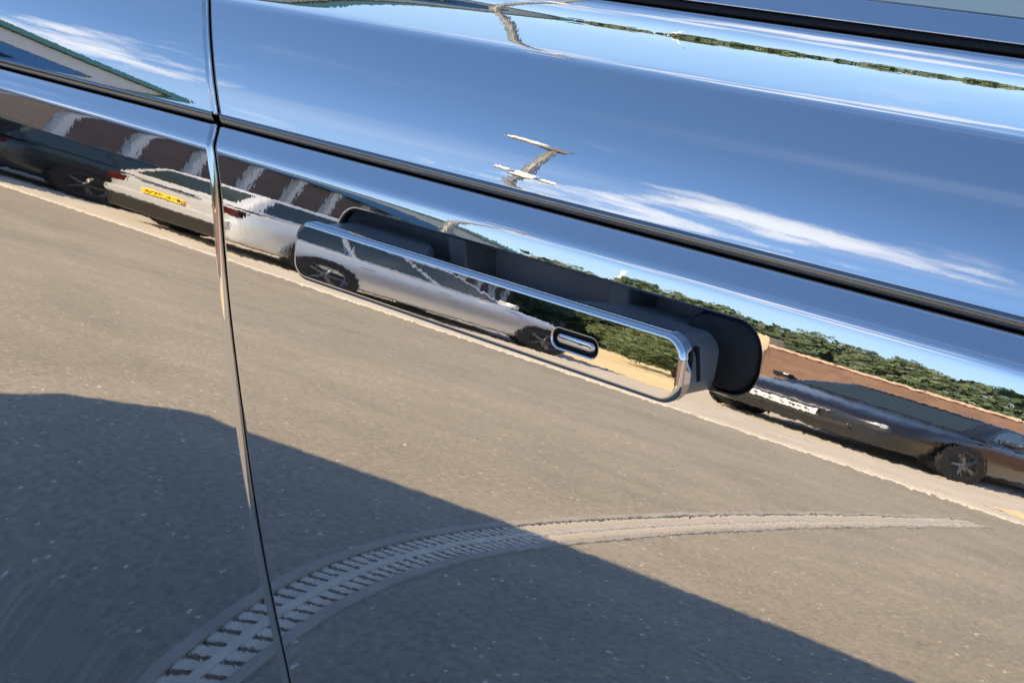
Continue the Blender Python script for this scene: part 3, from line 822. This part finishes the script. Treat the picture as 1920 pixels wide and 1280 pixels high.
# ------------------------------------------------------------------ other parked cars
def paint(name, c, metal=.0, rough=.3): return material(name, c, rough, metal, coat=.25)
M_PLATE_W = material('white_plate', (.8, .8, .78), .35)
M_PLATE_Y = material('yellow_plate', (.85, .55, .02), .35)
M_INK = material('plate_ink', (.02, .02, .02), .5)
M_GLASS2 = material('car_window', (.02, .03, .035), .04, spec=.8)
M_SPOKE = material('satin_spoke', (.16, .16, .17), .35, .8)
M_CHROME = material('chrome', (.75, .75, .76), .08, 1.0)
def make_car(label, loc, rz, body, kind, L=4.6, W=1.84, H=1.5, white_front=True, group=None, trim=M_TRIM):
    c = empty('parked_car', loc, rz, label, 'car', group)
    h = L / 2; hw = W / 2
    sal = kind == 'saloon'
    zb = .98 if not sal else .93
    X = [-h, -h + .10, -h + .45, -h + 1.2, -.4, .5, 1.05, h - .85, h - .30, h - .08, h]
    top = [zb - .10, zb - .02, zb, zb, zb - .01, zb - .01, zb, zb - .06, zb - .15, zb - .24, zb - .32] if sal else [zb - .12, zb - .02, zb, zb, zb - .01, zb - .01, zb + .01, zb - .03, zb - .10, zb - .18, zb - .28]
    wid = [hw * .78, hw * .93, hw * .985, hw, hw, hw, hw, hw * .985, hw * .95, hw * .86, hw * .70]
    V, F = [], []
    for x, t, w in zip(X, top, wid):
        b = .17 if abs(x) < h - .2 else .22
        half = [(0, b), (w * .82, b), (w * .95, b + .06), (w * .985, b + .20), (w, .58), (w * .985, t - .16), (w * .95, t - .05), (w * .84, t), (w * .45, t + .025), (0, t + .035)]
        ring = half + [(-y, z) for y, z in half[-2:0:-1]]
        V += [(x, y, z) for y, z in ring]
    m = len(ring)
    for i in range(len(X) - 1):
        for k in range(m): F.append((i * m + k, i * m + (k + 1) % m, i * m + m + (k + 1) % m, i * m + m + k))
    F += [tuple(range(m))[::-1], tuple(range((len(X) - 1) * m, len(X) * m))]
    me = mesh('body', V, F, True); bo = link('body', me, body, c)
    sb = bo.modifiers.new('sub', 'SUBSURF'); sb.levels = 2; sb.render_levels = 2
    # glasshouse
    x0, x1 = (-h + .62, -h + 1.25) if sal else (-h + .10, -h + .42)
    x2, x3 = .28, 1.10
    wb, wr = hw * .86, hw * .68
    bz = zb - .02
    B = [(x0, wb, bz), (x3, wb, bz), (x2, wr, H - .03), (x1, wr, H - .05)]
    V = [(x, s * y, z) for s in (1, -1) for x, y, z in B] + [((x1 + x2) / 2, wr + .01, H), ((x1 + x2) / 2, -wr - .01, H), ((x1 + x2) / 2, 0, H + .02), (x1, 0, H - .03), (x2, 0, H - .01)]
    F = [(0, 1, 2, 8, 3), (4, 7, 9, 6, 5), (0, 3, 11, 7, 4), (1, 5, 6, 12, 2), (3, 8, 10, 11), (8, 2, 12, 10), (11, 10, 9, 7), (10, 12, 6, 9)]
    me = mesh('cabin', V, F)
    bm = bmesh.new(); bm.from_mesh(me); bmesh.ops.recalc_face_normals(bm, faces=bm.faces); bm.to_mesh(me); bm.free()
    ca = link('cabin', me, body, c); bv = ca.modifiers.new('bevel', 'BEVEL'); bv.width = .05; bv.segments = 3
    me.polygons.foreach_set('use_smooth', [True] * len(me.polygons))
    def quad(a, b, cc, d, off, name, mat, n=5):
        a, b, cc, d = map(Vector, (a, b, cc, d)); nn = (b - a).cross(d - a).normalized() * off
        mb = MB().add([a + nn, b + nn, cc + nn, d + nn, a - nn * .3, b - nn * .3, cc - nn * .3, d - nn * .3], [(0, 1, 2, 3), (7, 6, 5, 4), (0, 4, 5, 1), (1, 5, 6, 2), (2, 6, 7, 3), (3, 7, 4, 0)])
        o = mb.obj(name, mat, c, bevel=.012); return o
    def lerp(p, q_, t): return Vector(p) + (Vector(q_) - Vector(p)) * t
    def win(A, Bp, C, D, u0, u1, v0, v1, off, name, sx=1):
        f = lambda u_, v_: lerp(lerp(A, Bp, u_), lerp(D, C, u_), v_)
        return quad(f(u0, v0), f(u1, v0), f(u1, v1), f(u0, v1), off, name, M_GLASS2)
    for s in (1, -1):
        A, Bp, C, D = [(x, s * y, z) for x, y, z in B]
        sp = ((.04, .33), (.36, .66), (.69, .95)) if not sal else ((.08, .46), (.49, .93))
        for u0, u1 in sp: win(A, Bp, C, D, u0, u1, .10, .86, -.012 * s, 'side_window')
    win((x3, -wb, bz), (x3, wb, bz), (x2, wr, H - .03), (x2, -wr, H - .03), .08, .92, .10, .90, .014, 'windscreen')
    win((x0, wb, bz), (x0, -wb, bz), (x1, -wr, H - .05), (x1, wr, H - .05), .10, .90, .16, .86, .014, 'rear_window')
    # wheels
    for ax in (h - .88, -h + .85):
        for s in (1, -1):
            y = s * (hw - .02)
            MB().lathe([(0, -.004 * s), (.375, -.004 * s), (.385, .012 * s), (.30, .016 * s)], 'y', (ax, s * (hw - .012), .345), 28).obj('wheel_arch', M_DARK, c)
            w = MB().lathe([(.22, .012 * s), (.29, .022 * s), (.325, .008 * s), (.335, -.04 * s), (.325, -.19 * s), (.2, -.2 * s)], 'y', (ax, y, .335), 28).obj('wheel', M_TYRE, c, smooth=True)
            MB().lathe([(.235, .016 * s), (.225, .004 * s), (.21, -.02 * s), (0, -.03 * s)], 'y', (ax, y, .335), 24).obj('rim', M_RIM if kind != 'saloon' else trim, w, smooth=True)
            for k in range(5):
                a = 2 * math.pi * k / 5
                MB().tube([(ax + .02 * math.cos(a), y + .006 * s, .335 + .02 * math.sin(a)), (ax + .22 * math.cos(a), y + .010 * s, .335 + .22 * math.sin(a))], [.030, .020], 6).obj('spoke', M_SPOKE, w)
    # lights, bumpers, plates, handles, mirrors
    zt_f, zt_r = top[-2], top[1]
    for s in (1, -1):
        MB().box((h - .20, s * hw * .60 - .17, zt_f - .13), (h - .055, s * hw * .60 + .17, zt_f - .03)).obj('headlight', M_LAMP, c, bevel=.03)
        MB().box((-h + .02, s * hw * .72 - .14, zt_r - .22), (-h + .16, s * hw * .72 + .14, zt_r - .06)).obj('tail_light', M_RED, c, bevel=.03)
        MB().box((.72, s * (hw + .02) - .09, zb + .02), (.86, s * (hw + .02) + .09, zb + .15)).obj('door_mirror', body, c, bevel=.04)
        for xx in (-.05, -1.0): MB().box((xx - .09, s * (hw + .003) - .012, .80), (xx + .09, s * (hw + .003) + .012, .825)).obj('door_handle', M_CHROME, c, bevel=.006)
    MB().box((h - .05, -hw * .55, .36), (h + .012, hw * .55, .46)).obj('lower_grille', M_TRIM, c, bevel=.02)
    MB().box((h - .06, -.34, .55), (h + .008, .34, zt_f - .10)).obj('grille', M_TRIM, c, bevel=.03)
    MB().box((h - .02, -.36, zt_f - .10), (h + .016, .36, zt_f - .075)).obj('grille_bar', M_CHROME, c, bevel=.006)
    MB().box((-h - .02, -hw * .74, .20), (-h + .05, hw * .74, .45)).obj('rear_valance', M_TRIM, c, bevel=.02)
    MB().box((-h - .03, -hw * .80, .46), (-h + .10, hw * .80, .62)).obj('rear_bumper', body, c, bevel=.04)
    MB().box((-h - .014, -.38, zt_r - .06), (-h + .02, .38, zt_r - .03)).obj('boot_strip', M_CHROME, c, bevel=.006)
    for (x, s, mat, z) in ((h + .02, 1, M_PLATE_W, .50), (-h - .022, -1, M_PLATE_Y, .70)):
        p = MB().box((x - .006, -.26, z - .055), (x + .006, .26, z + .055)).obj('number_plate', mat, c, bevel=.004)
        ink = MB(); rk = random.Random(int(L * 10))
        for k in range(7):                                   # illegible dark strokes
            y = -.21 + .062 * k + (.03 if k > 3 else 0)
            ink.box((x + s * .0075 - .001, y, z - .036), (x + s * .0075 + .001, y + .014, z + rk.uniform(.0, .036)))
            ink.box((x + s * .0075 - .001, y + .014, z + rk.uniform(-.03, .02)), (x + s * .0075 + .001, y + .040, z + .034))
        ink.obj('plate_print', M_INK, p)
    return c
M_SILVER = paint('silver_paint', (.60, .61, .62), .45, .28)
M_BLACK = paint('black_paint', (.012, .012, .015), .0, .25)
M_NAVY = paint('dark_green_paint', (.018, .026, .028), .0, .25)
make_car('silver estate car parked with its yellow rear plate towards the kerb', (-8.95, -8.75, 0), R_(-90), M_SILVER, 'estate', 4.6, 1.86, 1.52)
make_car('low black saloon car parked nose out with a white front plate', (-4.62, -10.75, 0), R_(90), M_BLACK, 'saloon', 4.7, 1.86, 1.44)
make_car('dark green estate car parked beside the silver car', (-11.9, -8.6, 0), R_(-90), M_NAVY, 'estate', 4.7, 1.90, 1.50)

# ------------------------------------------------------------------ long building with pilasters
M_BROWN = material('brown_cladding', (.135, .085, .075), .7, var=.22, vscale=1.6, bump=.3, bscale=25)
M_TAN = material('tan_shutter', (.45, .30, .20), .7, var=.12)
M_WHITE = material('white_render', (.72, .72, .72), .7, var=.06)
M_BLUE = material('blue_fascia', (.02, .16, .42), .4, var=.05)
M_GREEN = material('green_roof', (.02, .10, .065), .5, var=.12)
BD = Vector((-.475, -.88, 0)).normalized()
bang = math.atan2(BD.y, BD.x)
BL = empty('long_building', (-15 - BD.x * 10, -8 - BD.y * 10, 0), bang, 'long low building with brown panels, white pilasters and a green and blue roof edge', 'building')
LB, DB = 64.0, 14.0       # local x runs along the front; the front faces local +y, towards the car park
MB().box((0, -DB, 0), (LB, -.12, 4.1)).obj('wall', M_BROWN, BL)
for k in range(32):
    mat = M_TAN if k in (5, 14) else M_BROWN
    MB().box((k * 2 + .32, -.14, .1), (k * 2 + 1.98, -.05, 4.05)).obj('panel', mat, BL, bevel=.02)
for k in range(33):
    MB().box((k * 2 + .0 - .0, -.16, 0), (k * 2 + .30, .06, 4.1)).obj('pilaster', M_WHITE, BL, bevel=.015)
MB().box((-.3, -DB, 4.1), (LB + .3, .22, 4.62)).obj('blue_fascia', M_BLUE, BL, bevel=.02)
MB().box((-.3, -DB, 4.62), (LB + .3, .26, 5.22)).obj('white_fascia', M_WHITE, BL, bevel=.02)
MB().add([(-.4, .40, 5.22), (LB + .4, .40, 5.22), (LB + .4, -.9, 6.1), (-.4, -.9, 6.1), (-.4, -DB - .3, 5.22), (LB + .4, -DB - .3, 5.22), (LB + .4, -DB + 1, 6.1), (-.4, -DB + 1, 6.1)],
         [(0, 1, 2, 3), (5, 4, 7, 6), (3, 2, 6, 7), (0, 3, 7, 4), (1, 5, 6, 2), (0, 4, 5, 1)]).obj('roof', M_GREEN, BL)

# ------------------------------------------------------------------ brick boundary wall
M_BRICK = material('red_brown_brick', (.17, .105, .08), .85, var=.25, vscale=3.5, bump=.5, bscale=18)
M_COPE = material('wall_coping', (.50, .36, .28), .8, var=.1)
M_STONE = material('cream_stone', (.55, .42, .29), .8, var=.15, vscale=3, bump=.4, bscale=12)
WL = empty('boundary_wall', (-9.9, -16.6, 0), R_(-3), 'red brown brick boundary wall with pale coping behind the black saloon', 'wall')
MB().box((0, -.12, 0), (34, .12, 2.2)).obj('brickwork', M_BRICK, WL)
for k in range(28):
    MB().box((k * 1.2 + .012, -.18, 2.2), (k * 1.2 + 1.19, .18, 2.32)).obj('coping_stone', M_COPE, WL, bevel=.015)
for k in range(6):
    MB().box((k * 6.0 - .25, -.22, 0), (k * 6.0 + .25, .22, 2.5 if k else 2.7)).obj('pier', M_STONE if k == 0 else M_BRICK, WL, bevel=.02)

# ------------------------------------------------------------------ lamp post and masts
M_GALV = material('galvanised_steel', (.17, .175, .18), .5, .2, var=.15, vscale=12)
M_HEAD = material('pale_lamp_housing', (.75, .75, .72), .4)
LP = empty('lamp_post', (-12.6, -13.2, 0), R_(136), 'tall grey lamp post with one lantern on top and two lower floodlights', 'lamp post')
LP_T, LP_A = 9.5, 7.0
MB().tube([(0, 0, 0), (0, 0, 1.2), (0, 0, 1.25), (0, 0, LP_A), (.50, 0, LP_T)], [.11, .11, .075, .08, .08], 12).obj('pole', M_GALV, LP, smooth=True)
MB().prism([(.66, -.10), (.74, -.16), (1.16, -.16), (1.28, -.08), (1.28, .08), (1.16, .16), (.74, .16), (.66, .10)], LP_T + .02, LP_T + .26).obj('lantern', M_HEAD, LP, bevel=.05)
MB().box((.32, -.13, LP_T - .06), (.70, .13, LP_T + .24)).obj('lantern_collar', M_GALV, LP, bevel=.04)
MB().tube([(-.34, 0, LP_A - .05), (.34, 0, LP_A + .02)], .04, 8).obj('crossarm', M_GALV, LP)
MB().box((-.13, -.16, LP_A - .22), (.16, .16, LP_A + .16)).obj('junction_box', M_HEAD, LP, bevel=.03)
for s in (-1, 1):
    MB().box((s * .33 - .11, -.10, LP_A - .08 + s * .03), (s * .33 + .11, .14, LP_A + .12 + s * .03)).obj('floodlight', M_HEAD, LP, bevel=.03)
def mast(x, y, hgt, label):
    m = empty('flag_mast', (x, y, 0), 0, label, 'mast')
    MB().tube([(-.5, 0, 0), (0, 0, hgt)], [.10, .04], 8).obj('pole', M_WHITE, m, smooth=True)
    MB().tube([(.5, 0, 0), (0, 0, hgt * .97)], [.08, .03], 8).obj('brace', M_WHITE, m, smooth=True)
    MB().box((-.7, -.25, 0), (.7, .25, .5)).obj('base_block', M_WHITE, m, bevel=.03)
mast(-42.0, -56.0, 12.6, 'tall white braced mast standing behind the trees')
mast(-28.0, -52.0, 8.6, 'shorter white braced mast beyond the brick wall')

# ------------------------------------------------------------------ trees
M_BARK = material('bark', (.09, .065, .045), .9, var=.3, vscale=6)
def leaf_material(name, c):
    m = bpy.data.materials.new(name); m.use_nodes = True
    N, L = m.node_tree.nodes, m.node_tree.links; b = N['Principled BSDF']
    g = N.new('ShaderNodeNewGeometry'); oi = N.new('ShaderNodeObjectInfo')
    r = N.new('ShaderNodeMapRange'); L.new(g.outputs['Random Per Island'], r.inputs[0]); r.inputs[3].default_value = .6; r.inputs[4].default_value = 1.5
    s = N.new('ShaderNodeVectorMath'); s.operation = 'SCALE'; s.inputs[0].default_value = c; L.new(r.outputs[0], s.inputs['Scale'])
    L.new(s.outputs[0], b.inputs['Base Color']); b.inputs['Roughness'].default_value = .7
    return m
M_LEAF = [leaf_material('leaf_olive', (.075, .105, .050)), leaf_material('leaf_green', (.058, .090, .045)), leaf_material('leaf_yellow', (.075, .105, .036))]
def crown_mesh(seed, mat, n=4200, leaf=.14):
    rnd = random.Random(seed); V, F = [], []
    clumps = []
    for k in range(16):
        a = rnd.uniform(0, 2 * math.pi); r = rnd.uniform(0, .75) ** .7; z = rnd.uniform(.28, .92)
        clumps.append((r * math.cos(a) * (1.1 - z * .5), r * math.sin(a) * (1.1 - z * .5), z, rnd.uniform(.16, .30)))
    for k in range(n):
        cx, cy_, cz_, cr = rnd.choice(clumps)
        d = Vector((rnd.gauss(0, 1), rnd.gauss(0, 1), rnd.gauss(0, 1))).normalized() * cr * rnd.uniform(.55, 1.05)
        p = Vector((cx, cy_, cz_)) + Vector((d.x, d.y, d.z * .75))
        a = Vector((rnd.gauss(0, 1), rnd.gauss(0, 1), rnd.gauss(0, .7))).normalized(); b = a.orthogonal().normalized()
        s = leaf * rnd.uniform(.5, 1.1) * .35; o = len(V)
        V += [p - a * s, p + b * s * .7, p + a * s, p - b * s * .7]; F.append((o, o + 1, o + 2, o + 3))
    me = mesh('crown', V, F); me.materials.append(mat); return me
CROWNS = [crown_mesh(11 + k, M_LEAF[k % 2]) for k in range(4)] + [crown_mesh(31, M_LEAF[2], 11000, .075)]
def trunk_mesh(seed):
    rnd = random.Random(seed); mb = MB()
    mb.tube([(0, 0, -.02), (.01, 0, .2), (-.01, .01, .5), (0, 0, .8)], [.045, .034, .022, .008], 8)
    for k in range(5):
        a = rnd.uniform(0, 6.28); z = rnd.uniform(.22, .5)
        mb.tube([(0, 0, z), (.15 * math.cos(a), .15 * math.sin(a), z + .14), (.34 * math.cos(a), .34 * math.sin(a), z + .26)], [.018, .012, .004], 6)
    me = mb.mesh('trunk', True); me.materials.append(M_BARK); return me
TRUNKS = [trunk_mesh(k) for k in range(2)]
def tree(x, y, h, w, k, label, group, name='broadleaf_tree'):
    t = empty(name, (x, y, 0), random.Random(int(x * 100)).uniform(0, 6), label, 'tree', group); t.scale = (w, w, h)
    link('trunk', TRUNKS[k % 2], None, t); link('crown', CROWNS[k], None, t)
rnd = random.Random(5)
TL, TG = 'bushy green tree in the wooded belt beyond the car park', 'trees beyond the car park'
for k in range(36):
    x = -50 + 2.5 * k + rnd.uniform(-.8, .8); y = -46 + rnd.uniform(-1, 1)
    tree(x, y, rnd.uniform(7.1, 7.8), rnd.uniform(3.6, 4.6), k % 4, TL, TG)
for k in range(22):
    x = -42 + 3.6 * k + rnd.uniform(-1, 1); y = -39 + rnd.uniform(-2, 2)
    tree(x, y, rnd.uniform(3.6, 4.6), rnd.uniform(2.8, 3.8), (k + 1) % 4, 'low rounded bush filling the front of the wooded belt', 'bushes before the trees', 'rounded_bush')
tree(-15.2, -23.5, 2.9, 2.4, 4, 'yellow green bush beside the end of the brick wall', None, 'rounded_bush')
tree(-12.4, -21.0, 2.6, 2.4, 4, 'second yellow green bush tucked behind the brick wall', None, 'rounded_bush')
# far wood: one even mass of foliage on the skyline
V, F = [], []
for k in range(26000):
    x = rnd.uniform(-230, 150); top = 13.3 + .5 * math.sin(x * .31) + .35 * math.sin(x * .83 + 1)
    z = top * (1 - rnd.random() ** 1.6 * .95); y = -92 + rnd.uniform(-4, 4)
    a = Vector((rnd.gauss(0, 1), rnd.gauss(0, 1), rnd.gauss(0, .7))).normalized(); b = a.orthogonal().normalized(); s = rnd.uniform(.35, .8); o = len(V); p = Vector((x, y, z))
    V += [p - a * s, p + b * s * .8, p + a * s, p - b * s * .8]; F.append((o, o + 1, o + 2, o + 3))
tag(link('distant_wood', mesh('distant_wood', V, F), M_LEAF[1]), 'even green mass of distant woodland on the skyline', 'woodland', kind='stuff')
